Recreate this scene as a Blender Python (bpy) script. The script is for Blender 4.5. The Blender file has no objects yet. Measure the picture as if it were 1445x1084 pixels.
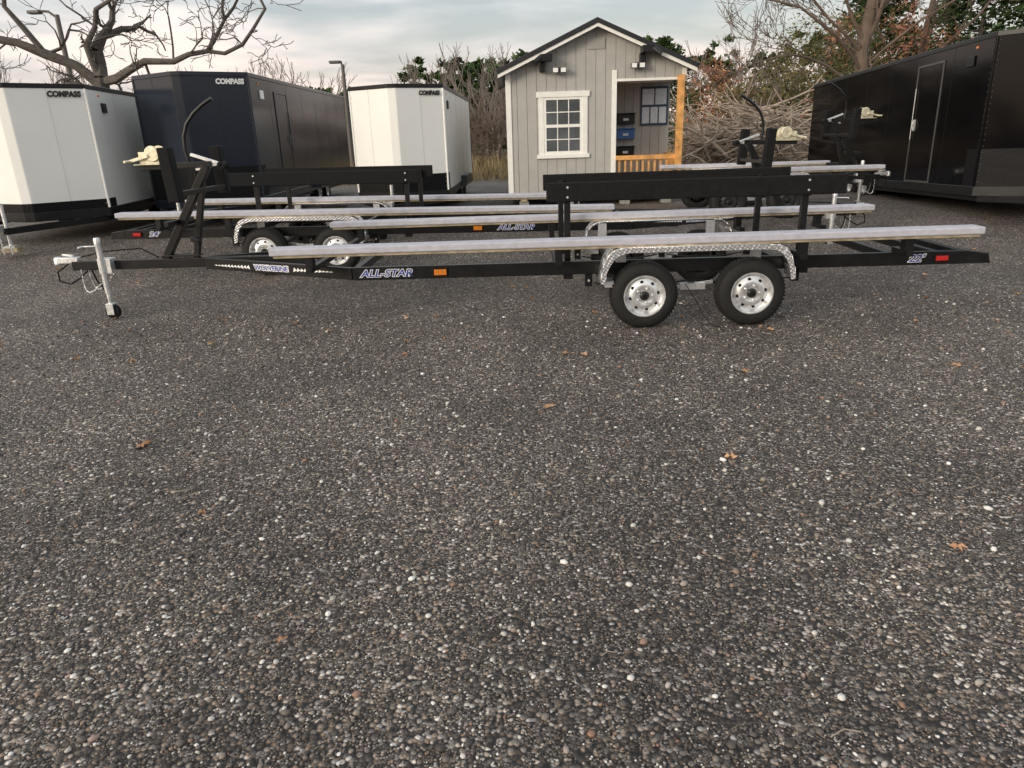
import bpy, math, random
import numpy as np
from mathutils import Vector, Matrix
random.seed(7); rng=np.random.default_rng(7)
sc=bpy.context.scene
R=math.radians

# ------------------------------------------------------------------ materials
def newmat(name):
    m=bpy.data.materials.new(name); m.use_nodes=True
    nt=m.node_tree; b=nt.nodes['Principled BSDF']
    return m,nt,b
def N(nt,t,**k):
    n=nt.nodes.new(t)
    for a,v in k.items(): setattr(n,a,v)
    return n
def ramp(nt,pts,interp='LINEAR'):
    r=N(nt,'ShaderNodeValToRGB'); cr=r.color_ramp; cr.interpolation=interp
    while len(cr.elements)<len(pts): cr.elements.new(0.5)
    for e,(p,c) in zip(cr.elements,pts):
        e.position=p; e.color=(c[0],c[1],c[2],1) if len(c)==3 else c
    return r
def mat(name,col,rough=.5,metal=0,var=.12,scale=6,bump=0,bscale=60,coat=0,spec=None,rvar=.15):
    m,nt,b=newmat(name)
    tc=N(nt,'ShaderNodeTexCoord')
    no=N(nt,'ShaderNodeTexNoise'); no.inputs['Scale'].default_value=scale; no.inputs['Detail'].default_value=3
    nt.links.new(tc.outputs['Object'],no.inputs['Vector'])
    lo=[max(0,c*(1-var)) for c in col]; hi=[min(1,c*(1+var)) for c in col]
    r=ramp(nt,[(.3,lo),(.7,hi)]); nt.links.new(no.outputs['Fac'],r.inputs['Fac'])
    nt.links.new(r.outputs['Color'],b.inputs['Base Color'])
    mr=N(nt,'ShaderNodeMapRange'); mr.inputs['To Min'].default_value=max(.02,rough-rvar*rough); mr.inputs['To Max'].default_value=min(1,rough+rvar*rough)
    nt.links.new(no.outputs['Fac'],mr.inputs['Value']); nt.links.new(mr.outputs['Result'],b.inputs['Roughness'])
    b.inputs['Metallic'].default_value=metal
    if coat: b.inputs['Coat Weight'].default_value=coat; b.inputs['Coat Roughness'].default_value=.05
    if spec is not None: b.inputs['Specular IOR Level'].default_value=spec
    if bump:
        n2=N(nt,'ShaderNodeTexNoise'); n2.inputs['Scale'].default_value=bscale; n2.inputs['Detail'].default_value=1
        nt.links.new(tc.outputs['Object'],n2.inputs['Vector'])
        bp=N(nt,'ShaderNodeBump'); bp.inputs['Strength'].default_value=bump; bp.inputs['Distance'].default_value=.01
        nt.links.new(n2.outputs['Fac'],bp.inputs['Height']); nt.links.new(bp.outputs['Normal'],b.inputs['Normal'])
    return m
def tread(name,col,metal,rough,scale=28,strength=.8,spec=.5):
    m,nt,b=newmat(name)
    tc=N(nt,'ShaderNodeTexCoord'); mp=N(nt,'ShaderNodeMapping'); mp.inputs['Rotation'].default_value=(R(45),R(45),R(45))
    ch=N(nt,'ShaderNodeTexVoronoi'); ch.inputs['Scale'].default_value=scale; ch.inputs['Randomness'].default_value=.15
    nt.links.new(tc.outputs['Object'],mp.inputs['Vector']); nt.links.new(mp.outputs['Vector'],ch.inputs['Vector'])
    bp=N(nt,'ShaderNodeBump'); bp.inputs['Strength'].default_value=strength; bp.inputs['Distance'].default_value=.008
    bp.invert=True
    nt.links.new(ch.outputs['Distance'],bp.inputs['Height']); nt.links.new(bp.outputs['Normal'],b.inputs['Normal'])
    b.inputs['Base Color'].default_value=(*col,1); b.inputs['Metallic'].default_value=metal; b.inputs['Roughness'].default_value=rough
    b.inputs['Specular IOR Level'].default_value=spec
    return m

BLK=mat('black_paint',(.009,.009,.010),.35,var=.3,scale=9,spec=.35)
BLKR=mat('black_rough',(.008,.008,.009),.75,var=.35,scale=20,bump=.3,bscale=200,spec=.2)
CARPET=mat('grey_carpet',(.49,.49,.55),.95,var=.10,scale=14,bump=.5,bscale=260,spec=.1)
WOOD=mat('treated_wood',(.34,.28,.18),.75,var=.35,scale=11,bump=.3,bscale=50)
PWOOD=mat('porch_wood',(.62,.31,.09),.6,var=.3,scale=7,bump=.2,bscale=40)
GALV=mat('galvanised_steel',(.80,.81,.82),.34,metal=.75,var=.12,scale=30,rvar=.4)
ZINC=mat('zinc_plate',(.78,.72,.54),.35,metal=.6,var=.2,scale=20)
TREADS=tread('bright_treadplate',(.85,.85,.87),.85,.27,38,.75)
TREADB=tread('black_treadplate',(.006,.006,.007),0,.5,30,.6,.15)
RUB=mat('tyre_rubber',(.013,.013,.013),.75,var=.3,scale=25,bump=.25,bscale=120,spec=.35)
AMB=mat('amber_lens',(.75,.22,.02),.2,var=.15)
RED=mat('red_lens',(.5,.02,.02),.2,var=.15)
WHT=mat('white_sticker',(.85,.85,.85),.4,var=.04)
BLUE=mat('blue_sticker',(.02,.05,.36),.4,var=.1)
WHITEP=mat('white_aluminium_skin',(.84,.84,.81),.35,var=.03,scale=1.5,spec=.5)
CHARP=mat('charcoal_skin',(.019,.024,.036),.16,var=.12,scale=1.2,spec=.32)
BLKP=mat('black_skin',(.003,.003,.004),.09,var=.15,scale=1.2,spec=.13)
GSID=mat('grey_siding',(.40,.392,.37),.8,var=.06,scale=5,bump=.35,bscale=45)
GSIDD=mat('siding_groove',(.13,.13,.12),.9,var=.1)
TRIM=mat('white_trim',(.82,.81,.77),.6,var=.05,scale=8)
ROOF=mat('dark_metal_roof',(.012,.012,.015),.45,var=.2)
GLASS=mat('window_glass',(.09,.10,.11),.06,var=.4,scale=1.6,spec=.9)
BARK=mat('bark_grey',(.10,.088,.078),.9,var=.3,scale=8,bump=.5,bscale=30)
TWIG=mat('twig_brown',(.12,.088,.068),.9,var=.3,scale=2)
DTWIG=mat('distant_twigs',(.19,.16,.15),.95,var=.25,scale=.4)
PILE=mat('cut_brush',(.33,.27,.22),.9,var=.45,scale=1.5)
SEAM=mat('seam_grey',(.5,.5,.49),.5)
DTRIM=mat('door_trim',(.06,.06,.062),.3)
LAMPH=mat('lamp_housing',(.10,.10,.10),.5)
LAMPP=mat('lamp_pole',(.10,.09,.085),.6)
PAPER=mat('paper',(.66,.70,.78),.7,var=.12,scale=25)
BLKRIM=mat('black_rim',(.02,.02,.02),.4)

def foliage(name,c1,c2,scale=1.2):
    m,nt,b=newmat(name)
    tc=N(nt,'ShaderNodeTexCoord'); no=N(nt,'ShaderNodeTexNoise'); no.inputs['Scale'].default_value=scale; no.inputs['Detail'].default_value=2
    nt.links.new(tc.outputs['Object'],no.inputs['Vector'])
    r=ramp(nt,[(.35,c1),(.65,c2)]); nt.links.new(no.outputs['Fac'],r.inputs['Fac'])
    g=N(nt,'ShaderNodeNewGeometry'); mx=N(nt,'ShaderNodeHueSaturation')
    mr=N(nt,'ShaderNodeMapRange'); mr.inputs['To Min'].default_value=.6; mr.inputs['To Max'].default_value=1.4
    nt.links.new(g.outputs['Random Per Island'],mr.inputs['Value']); nt.links.new(mr.outputs['Result'],mx.inputs['Value'])
    nt.links.new(r.outputs['Color'],mx.inputs['Color']); nt.links.new(mx.outputs['Color'],b.inputs['Base Color'])
    b.inputs['Roughness'].default_value=.8; b.inputs['Specular IOR Level'].default_value=.2
    return m
PINE=foliage('pine_needles',(.024,.046,.017),(.07,.11,.038))
OLIVE=foliage('olive_scrub',(.08,.075,.035),(.17,.15,.065))
REDF=foliage('russet_leaves',(.26,.11,.07),(.40,.20,.13))
GRASS=foliage('dry_grass_blades',(.20,.15,.08),(.34,.27,.15))
LEAF=foliage('dead_leaf',(.32,.16,.08),(.46,.28,.16),4)

def gravel_mat():
    m,nt,b=newmat('gravel')
    L=nt.links.new
    tc=N(nt,'ShaderNodeTexCoord')
    cols=[];hs=[]
    for s in (54,108):
        v=N(nt,'ShaderNodeTexVoronoi',voronoi_dimensions='2D'); v.inputs['Scale'].default_value=s; L(tc.outputs['Object'],v.inputs['Vector'])
        sp=N(nt,'ShaderNodeSeparateColor'); L(v.outputs['Color'],sp.inputs[0])
        r=ramp(nt,[(0,(.038,.034,.033)),(.30,(.078,.069,.063)),(.54,(.148,.128,.112)),(.74,(.245,.21,.18)),(.90,(.37,.33,.295)),(.985,(.68,.65,.61))])
        L(sp.outputs[0],r.inputs['Fac'])
        hsv=N(nt,'ShaderNodeHueSaturation'); mr=N(nt,'ShaderNodeMapRange'); mr.inputs['To Min'].default_value=.2; mr.inputs['To Max'].default_value=1.8
        L(sp.outputs[1],mr.inputs['Value']); L(mr.outputs['Result'],hsv.inputs['Saturation']); L(r.outputs['Color'],hsv.inputs['Color'])
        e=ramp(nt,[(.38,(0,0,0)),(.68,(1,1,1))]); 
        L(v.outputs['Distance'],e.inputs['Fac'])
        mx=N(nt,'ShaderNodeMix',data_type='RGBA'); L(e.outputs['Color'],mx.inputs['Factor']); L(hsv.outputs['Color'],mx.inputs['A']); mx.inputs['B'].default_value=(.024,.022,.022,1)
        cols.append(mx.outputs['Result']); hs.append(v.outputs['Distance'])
    nm=N(nt,'ShaderNodeTexNoise',noise_dimensions='2D'); nm.inputs['Scale'].default_value=16; nm.inputs['Detail'].default_value=2; L(tc.outputs['Object'],nm.inputs['Vector'])
    rm=ramp(nt,[(.47,(0,0,0)),(.53,(1,1,1))]); L(nm.outputs['Fac'],rm.inputs['Fac'])
    mc=N(nt,'ShaderNodeMix',data_type='RGBA'); L(rm.outputs['Color'],mc.inputs['Factor']); L(cols[0],mc.inputs['A']); L(cols[1],mc.inputs['B'])
    big=N(nt,'ShaderNodeTexNoise',noise_dimensions='2D'); big.inputs['Scale'].default_value=.8; big.inputs['Detail'].default_value=5; big.inputs['Roughness'].default_value=.68; L(tc.outputs['Object'],big.inputs['Vector'])
    rb=ramp(nt,[(.3,(.74,.71,.71)),(.7,(1.34,1.29,1.25))]); L(big.outputs['Fac'],rb.inputs['Fac'])
    ml=N(nt,'ShaderNodeMix',data_type='RGBA',blend_type='MULTIPLY'); ml.inputs['Factor'].default_value=1
    L(mc.outputs['Result'],ml.inputs['A']); L(rb.outputs['Color'],ml.inputs['B']); L(ml.outputs['Result'],b.inputs['Base Color'])
    mh=N(nt,'ShaderNodeMix',data_type='FLOAT'); L(rm.outputs['Color'],mh.inputs['Factor']); L(hs[0],mh.inputs['A']); L(hs[1],mh.inputs['B'])
    bp=N(nt,'ShaderNodeBump'); bp.invert=True; bp.inputs['Strength'].default_value=1; bp.inputs['Distance'].default_value=.013
    L(mh.outputs['Result'],bp.inputs['Height']); L(bp.outputs['Normal'],b.inputs['Normal'])
    b.inputs['Roughness'].default_value=.7; b.inputs['Specular IOR Level'].default_value=.4
    return m
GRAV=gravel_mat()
def pebble_mat():
    m,nt,b=newmat('pebbles')
    g=N(nt,'ShaderNodeNewGeometry')
    r=ramp(nt,[(0,(.05,.044,.042)),(.30,(.095,.083,.076)),(.52,(.16,.138,.122)),(.68,(.27,.23,.195)),(.75,(.25,.14,.095)),(.82,(.36,.33,.30)),(.93,(.55,.53,.50)),(1,(.78,.77,.75))])
    nt.links.new(g.outputs['Random Per Island'],r.inputs['Fac']); nt.links.new(r.outputs['Color'],b.inputs['Base Color'])
    b.inputs['Roughness'].default_value=.6
    return m
PEB=pebble_mat()

# ------------------------------------------------------------------ mesh builder
class M:
    def __init__(s): s.v=[]; s.f=[]
    def add(s,vs,fs):
        o=len(s.v); s.v+= [tuple(v) for v in vs]; s.f+=[tuple(i+o for i in f) for f in fs]; return s
    def box(s,x0,x1,y0,y1,z0,z1,mtx=None):
        vs=[Vector((x,y,z)) for x in (x0,x1) for y in (y0,y1) for z in (z0,z1)]
        if mtx: vs=[mtx@v for v in vs]
        return s.add(vs,[(0,1,3,2),(4,6,7,5),(0,4,5,1),(2,3,7,6),(0,2,6,4),(1,5,7,3)])
    def beam(s,a,b,w,h,up=(0,0,1)):
        a=Vector(a);b=Vector(b);d=b-a;L=d.length;d.normalize();u=Vector(up)
        sx=d.cross(u)
        if sx.length<1e-4: sx=Vector((1,0,0))
        sx.normalize(); u2=sx.cross(d)
        vs=[p+sx*(i*w/2)+u2*(j*h/2) for p in (a,b) for i in (-1,1) for j in (-1,1)]
        return s.add(vs,[(0,1,3,2),(4,6,7,5),(0,4,5,1),(2,3,7,6),(0,2,6,4),(1,5,7,3)])
    def tube(s,pts,rad,n=10,cap=True):
        pts=[Vector(p) for p in pts]
        if not isinstance(rad,(list,tuple)): rad=[rad]*len(pts)
        o=len(s.v); ref=None
        for i,p in enumerate(pts):
            d=(pts[min(i+1,len(pts)-1)]-pts[max(i-1,0)]).normalized()
            if ref is None:
                ref=Vector((0,0,1)) if abs(d.z)<.9 else Vector((1,0,0))
            x=d.cross(ref); x.normalize(); y=x.cross(d); ref=y
            for k in range(n):
                t=2*math.pi*k/n; q=p+(x*math.cos(t)+y*math.sin(t))*rad[i]; s.v.append(tuple(q))
        for i in range(len(pts)-1):
            for k in range(n):
                a=o+i*n+k;b=o+i*n+(k+1)%n; s.f.append((a,b,b+n,a+n))
        if cap:
            s.f.append(tuple(o+k for k in range(n))[::-1]); s.f.append(tuple(o+(len(pts)-1)*n+k for k in range(n)))
        return s
    def lathe(s,prof,c,axis='y',n=40):
        o=len(s.v)
        for (r,h) in prof:
            for k in range(n):
                t=2*math.pi*k/n; a=r*math.cos(t); b=r*math.sin(t)
                if axis=='y': s.v.append((c[0]+a,c[1]+h,c[2]+b))
                elif axis=='z': s.v.append((c[0]+a,c[1]+b,c[2]+h))
                else: s.v.append((c[0]+h,c[1]+a,c[2]+b))
        for i in range(len(prof)-1):
            for k in range(n):
                a=o+i*n+k;b=o+i*n+(k+1)%n; s.f.append((a,b,b+n,a+n))
        return s
    def prism(s,poly,z0,z1):
        n=len(poly); o=len(s.v)
        for z in (z0,z1):
            for p in poly: s.v.append((p[0],p[1],z))
        for k in range(n):
            a=o+k;b=o+(k+1)%n; s.f.append((a,b,b+n,a+n))
        s.f.append(tuple(o+k for k in range(n))[::-1]); s.f.append(tuple(o+n+k for k in range(n)))
        return s
import bmesh
def mk(name,m,material,parent=None,smooth=False,bevel=0,loc=None,rot=None):
    me=bpy.data.meshes.new(name); me.from_pydata(m.v,[],m.f); me.update()
    if len(m.f)<60000:
        bm=bmesh.new(); bm.from_mesh(me); bmesh.ops.recalc_face_normals(bm,faces=bm.faces); bm.to_mesh(me); bm.free()
    if smooth:
        me.polygons.foreach_set('use_smooth',[True]*len(me.polygons))
        try: me.set_sharp_from_angle(angle=R(40))
        except Exception: pass
    me.materials.append(material)
    o=bpy.data.objects.new(name,me); sc.collection.objects.link(o)
    if parent: o.parent=parent
    if loc: o.location=loc
    if rot: o.rotation_euler=rot
    if bevel:
        bv=o.modifiers.new('bevel','BEVEL'); bv.width=bevel; bv.segments=2; bv.limit_method='ANGLE'
    return o
def empty(name,loc=(0,0,0),rot=(0,0,0)):
    e=bpy.data.objects.new(name,None); e.location=loc; e.rotation_euler=rot; sc.collection.objects.link(e); e.empty_display_size=.3
    return e
def text(name,body,size,material,parent,loc,rot,shear=0,offset=0,ext=.0012,sx=1):
    c=bpy.data.curves.new(name,'FONT'); c.body=body; c.size=size; c.shear=shear; c.offset=offset; c.extrude=ext
    c.align_x='CENTER'; c.align_y='CENTER'; c.materials.append(material)
    o=bpy.data.objects.new(name,c); sc.collection.objects.link(o); o.parent=parent; o.location=loc; o.rotation_euler=rot; o.scale=(sx,1,1)
    return o

# ------------------------------------------------------------------ ground
def gz(x,y):
    t=min(1,max(0,(y-8.8)/4.5)); t=t*t*(3-2*t)
    return .30*t
xs=[-500,-200,-80,-40]+list(np.arange(-24,24.1,1.0))+[40,80,200,500]
ys=[-200,-60,-20,-6]+list(np.arange(-2,30.1,.5))+[40,60,100,200,600]
m=M()
for y in ys:
    for x in xs:
        m.v.append((x,y,gz(x,y)))
nx=len(xs)
for j in range(len(ys)-1):
    for i in range(nx-1):
        a=j*nx+i; m.f.append((a,a+1,a+nx+1,a+nx))
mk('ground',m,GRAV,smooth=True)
FG=mat('field_dry_grass',(.15,.13,.075),.95,var=.4,scale=.8,bump=.6,bscale=12)
m=M(); m.add([(-500,31,.304),(500,29,.304),(500,600,.304),(-500,600,.304)],[(0,1,2,3)])
mk('field',m,FG)

# loose pebbles: one mesh
ph=(1+5**.5)/2
ico=np.array([(-1,ph,0),(1,ph,0),(-1,-ph,0),(1,-ph,0),(0,-1,ph),(0,1,ph),(0,-1,-ph),(0,1,-ph),(ph,0,-1),(ph,0,1),(-ph,0,-1),(-ph,0,1)],float)/math.sqrt(1+ph*ph)
icf=np.array([(0,11,5),(0,5,1),(0,1,7),(0,7,10),(0,10,11),(1,5,9),(5,11,4),(11,10,2),(10,7,6),(7,1,8),(3,9,4),(3,4,2),(3,2,6),(3,6,8),(3,8,9),(4,9,5),(2,4,11),(6,2,10),(8,6,7),(9,8,1)])
n=26000
Y=.9+6.8*rng.random(n)**1.25; X=(rng.random(n)*2-1)*(.86*Y+.5)
sz=np.clip(rng.lognormal(math.log(.0052),.48,n),.0028,.018)*(.8+.05*Y)
V=ico[None]*(1+.35*(rng.random((n,12,1))-.5))*sz[:,None,None]*np.stack([rng.uniform(.8,1.35,n),rng.uniform(.7,1.1,n),rng.uniform(.5,.8,n)],1)[:,None,:]
ang=rng.random(n)*6.28; c,s=np.cos(ang),np.sin(ang)
Vx=V[:,:,0]*c[:,None]-V[:,:,1]*s[:,None]; Vy=V[:,:,0]*s[:,None]+V[:,:,1]*c[:,None]
V=np.stack([Vx+X[:,None],Vy+Y[:,None],V[:,:,2]+sz[:,None]*.28],2).reshape(-1,3)
F=(icf[None]+12*np.arange(n)[:,None,None]).reshape(-1,3)
me=bpy.data.meshes.new('gravel_stones'); me.vertices.add(len(V)); me.vertices.foreach_set('co',V.ravel())
me.loops.add(F.size); me.loops.foreach_set('vertex_index',F.ravel()); me.polygons.add(len(F)); me.polygons.foreach_set('loop_start',np.arange(0,F.size,3)); 
me.update(calc_edges=True); me.polygons.foreach_set('use_smooth',np.ones(len(F),bool)); me.materials.append(PEB)
o=bpy.data.objects.new('gravel_stones',me); sc.collection.objects.link(o)

# fallen leaves
m=M()
def leaf(m,x,y,s,a):
    n=14; vs=[(0,0,.018)]
    z0=gz(x,y)
    for k in range(n):
        t=2*math.pi*k/n; r=s*(1.0 if k%2==0 else .55)*random.uniform(.75,1.15)
        vs.append((r*math.cos(t),r*.75*math.sin(t),.012+random.uniform(-.004,.02)))
    ca,sa=math.cos(a),math.sin(a)
    vs=[(x+v[0]*ca-v[1]*sa,y+v[0]*sa+v[1]*ca,z0+v[2]) for v in vs]
    m.add(vs,[(0,1+k,1+(k+1)%n) for k in range(n)])
for x,y,s in [(1.93,2.67,.042),(.25,4.53,.05),(-2.34,4.085,.07),(.62,5.72,.055),(-1.79,6.8,.05),(1.23,3.64,.045),(-3.9,6.1,.05),(-.95,6.3,.045),(.9,7.2,.05),(3.4,5.1,.05),(-1.6,3.2,.03),(3.2,3.9,.03),(-.9,2.2,.025)]:
    leaf(m,x,y,s,random.random()*6)
for i in range(45):
    y=random.uniform(5,14); x=random.uniform(-.75,.75)*y; leaf(m,x,y,random.uniform(.025,.05),random.random()*6)
mk('fallen_leaves',m,LEAF)
m=M()
for i in range(26):
    y=random.uniform(1.6,7); x=random.uniform(-.75,.75)*y; a=random.random()*6.28; L=random.uniform(.03,.11)
    m.tube([(x,y,.012),(x+L*.5*math.cos(a),y+L*.5*math.sin(a),.018),(x+L*math.cos(a+.3),y+L*math.sin(a+.3),.012)],.0022,4)
mk('fallen_twigs',m,PILE)

# ------------------------------------------------------------------ boat trailer
def wheel(par,x,ys,z,side,R0=.315,rimm=GALV):
    w=.19
    prof=[(.185,.0),(.20,.012),(.235,.014),(.275,.008),(.300,-.012),(R0-.004,-.03),(R0,-.05),(R0,-.075),(R0-.008,-.078),(R0-.008,-.088),(R0,-.091),(R0,-.115),(R0-.008,-.118),(R0-.008,-.128),(R0,-.131),(R0-.002,-.15),(.30,-w+.012),(.26,-w-.01),(.20,-w-.01),(.185,-w)]
    prof=[(r*(R0/.315),h*side) for r,h in prof]
    mk('tyre',M().lathe(prof,(x,ys,z),n=64),RUB,par,True)
    m=M()
    for k in range(56):
        t=2*math.pi*k/56; 
        for yy in (-.04,-.14):
            mt=Matrix.Translation((x,ys+yy*side,z))@Matrix.Rotation(t,4,'Y')
            m.box(-.010,.010,-.018,.018,R0-.006,R0+.004,mt)
    mk('tread',m,RUB,par)
    k=R0/.315
    rp=[(.197*k,.010),(.196*k,.018),(.187*k,.018),(.178*k,.006),(.172*k,-.018),(.158*k,-.030),(.143*k,-.026),(.118*k,-.010),(.088*k,-.004),(.072*k,-.012),(.045*k,-.012),(.045*k,-.03)]
    mk('rim',M().lathe([(r,h*side) for r,h in rp],(x,ys,z),n=56),rimm,par,True)
    m=M()
    for j in range(8):
        t=2*math.pi*j/8+.2; c=(x+.130*k*math.cos(t),ys-.0165*side,z+.130*k*math.sin(t))
        m.lathe([(0.001,.004*side),(.015,.004*side),(.017,-.008*side)],c,n=16)
    mk('rim_holes',m,BLKR,par,True)
    m=M()
    for j in range(5):
        t=2*math.pi*j/5; c=(x+.068*k*math.cos(t),ys-.01*side,z+.068*k*math.sin(t))
        m.lathe([(.010,-.01*side),(.010,.016*side),(.006,.022*side),(.001,.022*side)],c,n=6)
    mk('lug_nuts',m,rimm,par)
    mk('hub',M().lathe([(.046,-.03*side),(.042,.006*side),(.032,.012*side),(.03,.035*side),(.024,.042*side),(.001,.043*side)],(x,ys,z),n=24),BLK,par,True)
    mk('brake_drum',M().lathe([(.001,-.10*side),(.12,-.10*side),(.12,-.15*side),(.001,-.15*side)],(x,ys,z),n=30),BLKR,par,True)

def boat_trailer(name,loc,yaw,label,face,stand=5.04,coup=6.75,bf=-3.99,br=2.53,boards=True,bx=(-1.40,1.42),tilt=0,nk=-3.3,lights=True,rimm=GALV):
    E=empty(name,loc,(0,tilt,yaw))
    RY=.85; z0,z1=.49,.615
    apex=-(stand+.05); te=br+.06
    m=M()
    for s in (-1,1):
        m.box(nk,te,s*RY-.03,s*RY+.03,z0,z1)
        m.beam((nk-.0,s*RY,.5525),(apex,s*.06,.575),.055,.12)
        m.add([(te,s*RY-.028,z0),(te,s*RY+.028,z0),(te,s*RY+.028,z1-.004),(te,s*RY-.028,z1-.004),(te+.22,s*RY-.028,z0),(te+.22,s*RY+.028,z0),(te+.19,s*RY+.028,z1-.03),(te+.19,s*RY-.028,z1-.03)],[(0,1,2,3),(4,5,6,7),(0,1,5,4),(3,2,6,7),(1,2,6,5),(0,3,7,4)])
    m.box(-coup+.15,apex+min(1.2,abs(apex-nk)*.6),-.05,.05,.53,.63)
    mk('frame_rails',m,BLK,E,bevel=.006)
    m=M()
    for x in (nk+.02,-1.3,-.75,.8,1.9,2.35):
        if x<te-.05 and x>=nk: m.box(x-.03,x+.03,-RY+.03,RY-.03,.52,.60)
    m.box(te-.06,te,-RY+.035,RY-.035,.53,.61)
    mk('cross_members',m,BLK,E,bevel=.004)
    m=M(); zf,zr=.856,.871
    BY=1.07
    for x in (bf+.35,-1.3,.95,1.9):
        if x>te-.05 or x<bf+.3: continue
        xx=x
        zt=zf+(zr-zf)*(xx-bf)/(br-bf)-.085
        ext= BY+.08
        if x==bf+.35 and abs(x)>abs(nk): 
            m.box(xx-.03,xx+.03,-ext,ext,.62,.67)
        else:
            m.box(xx-.03,xx+.03,-ext,-RY+.0,.62,.67); m.box(xx-.03,xx+.03,RY,ext,.62,.67)
        for s in (-1,1):
            m.box(xx-.035,xx+.035,s*BY-.05,s*BY+.05,.66,zt)
    mk('bunk_brackets',m,BLK,E,bevel=.003)
    m=M(); m2=M()
    for s in (-1,1):
        m.beam((bf,s*BY,zf-.033),(br,s*BY,zr-.033),.20,.066)
        m2.beam((bf+.03,s*BY,zf-.078),(br-.03,s*BY,zr-.078),.16,.024)
    mk('carpeted_bunks',m,CARPET,E,bevel=.012)
    mk('bunk_boards',m2,WOOD,E,bevel=.003)
    if boards:
        m=M(); mp=M(); mb=M()
        for s in (-1,1):
            y=s*.76
            m.box(bx[0],bx[1],y-.022,y+.022,1.165,1.345)
            for x in (bx[0]+.2,bx[1]-.36):
                mp.box(x-.03,x+.03,y-s*.055-.03,y-s*.055+.03,.46,1.28)
                mp.box(x-.045,x+.045,min(y-s*.055,s*RY),max(y-s*.055,s*RY),.44,.50)
                for dz in (1.21,1.30):
                    mb.tube([(x,y+s*.018,dz),(x,y+s*.03,dz)],.011,8)
        mk('guide_boards',m,BLKR,E,bevel=.012); mk('guide_posts',mp,BLK,E,bevel=.004); mk('guide_bolts',mb,GALV,E)
    m=M(); ml=M(); mi=M()
    prof=[(-.92,.45),(-.905,.56),(-.87,.67),(-.82,.735),(-.75,.765),(-.68,.775),(.62,.775),(.70,.765),(.77,.735),(.82,.67),(.855,.56),(.87,.45)]
    for s in (-1,1):
        ya,yb=s*.885,s*1.19
        for (a,b) in zip(prof[:-1],prof[1:]):
            m.add([(a[0],ya,a[1]),(b[0],ya,b[1]),(b[0],yb,b[1]),(a[0],yb,a[1])],[(0,1,2,3)])
            def inn(p): 
                return (p[0]*(1-.05),p[1]-(.045 if p[1]>.6 else .0))
            ai,bi=inn(a),inn(b)
            ml.add([(a[0],yb,a[1]),(b[0],yb,b[1]),(bi[0],yb-s*.002,bi[1]),(ai[0],yb-s*.002,ai[1])],[(0,1,2,3)])
        mi.box(-.2,.2,min(ya,s*1.0),max(ya,s*1.0),.70,.74)
    me_=mk('fenders',m,TREADS,E,True); so=me_.modifiers.new('s','SOLIDIFY'); so.thickness=.004; 
    me_=mk('fender_lips',ml,TREADS,E); so=me_.modifiers.new('s','SOLIDIFY'); so.thickness=.004
    mk('fender_brackets',mi,BLK,E)
    m=M()
    for s in (-1,1):
        for x in (-.70,.58): m.box(x-.05,x+.05,min(s*.88,s*.90),max(s*.88,s*.90),.60,.76)
        m.box(-.87,-.74,s*1.0-.1,s*1.0+.1,.40,.455)
    mk('fender_stays',m,GALV,E)
    for s in (-1,1):
        for x in (-.5,.5): wheel(E,x,s*1.13,.315,s,rimm=rimm)
    m=M(); mg=M()
    for x in (-.5,.5):
        m.tube([(x,-.95,.315),(x,.95,.315)],.032,12)
    for s in (-1,1):
        y=s*.80
        for x in (-1.0,0,1.0): m.box(x-.035,x+.035,y-.03,y+.03,.36,.49)
        for x in (-.5,.5):
            for k in range(4):
                L=.45-.09*k; zz=.37-.012*k
                m.tube([(x-L,y,zz+.02*(1-k*.2)),(x-L*.5,y,zz-.012),(x,y,zz-.02),(x+L*.5,y,zz-.012),(x+L,y,zz+.02*(1-k*.2))],.008,6)
        mg.box(-.12,.12,y-.045+s*.05,y+.045+s*.05,.315,.375)
        mg.beam((-.2,y+s*.05,.33),(.2,y+s*.05,.38),.02,.03)
        mg.tube([(-1.0,y-.05,.42),(-1.0,y+.05,.42)],.012,8)
    mk('axles_springs',m,BLK,E); mk('equalisers',mg,GALV,E)
    mk('brake_line',M().tube([(-.1,face*1.0,.40),(0,face*1.02,.25),(.08,face*1.03,.1),(.14,face*1.1,.02),(.22,face*1.2,.008)],.004,6),BLKR,E,True)
    m=M()
    m.box(-coup,-coup+.22,-.045,.045,.61,.67); m.lathe([(.001,.05),(.035,.045),(.045,.02),(.047,-.03),(.035,-.04)],(-coup-.02,0,.63),axis='z',n=18)
    m.beam((-coup+.04,0,.70),(-coup+.16,0,.685),.03,.02)
    mk('coupler',m,GALV,E,True,bevel=.004)
    jx=-coup+.54; jy=face*.13
    m=M(); m.tube([(jx,jy,.28),(jx,jy,.86)],.032,16); m.tube([(jx,jy,.16),(jx,jy,.30)],.024,12)
    m.lathe([(.001,.02),(.03,.018),(.036,0),(.036,-.05)],(jx,jy,.87),axis='z',n=16)
    m.tube([(jx,jy,.80),(jx-.10,jy+face*.02,.80),(jx-.16,jy+face*.02,.80)],.009,8); m.tube([(jx-.16,jy+face*.02,.80),(jx-.16,jy+face*.10,.80)],.011,8)
    m.box(jx-.05,jx+.09,min(jy,0),max(jy,0),.50,.66); m.box(jx-.04,jx+.04,jy-.045,jy-.035,.05,.17); m.box(jx-.04,jx+.04,jy+.035,jy+.045,.05,.17); m.box(jx-.04,jx+.04,jy-.045,jy+.045,.155,.175)
    mk('jack',m,GALV,E,True,bevel=.003)
    mk('jack_wheel',M().lathe([(.02,-.03),(.06,-.03),(.078,-.022),(.082,0),(.078,.022),(.06,.03),(.02,.03)],(jx+.01,jy,.083),n=28),BLKR,E,True)
    m=M()
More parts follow.
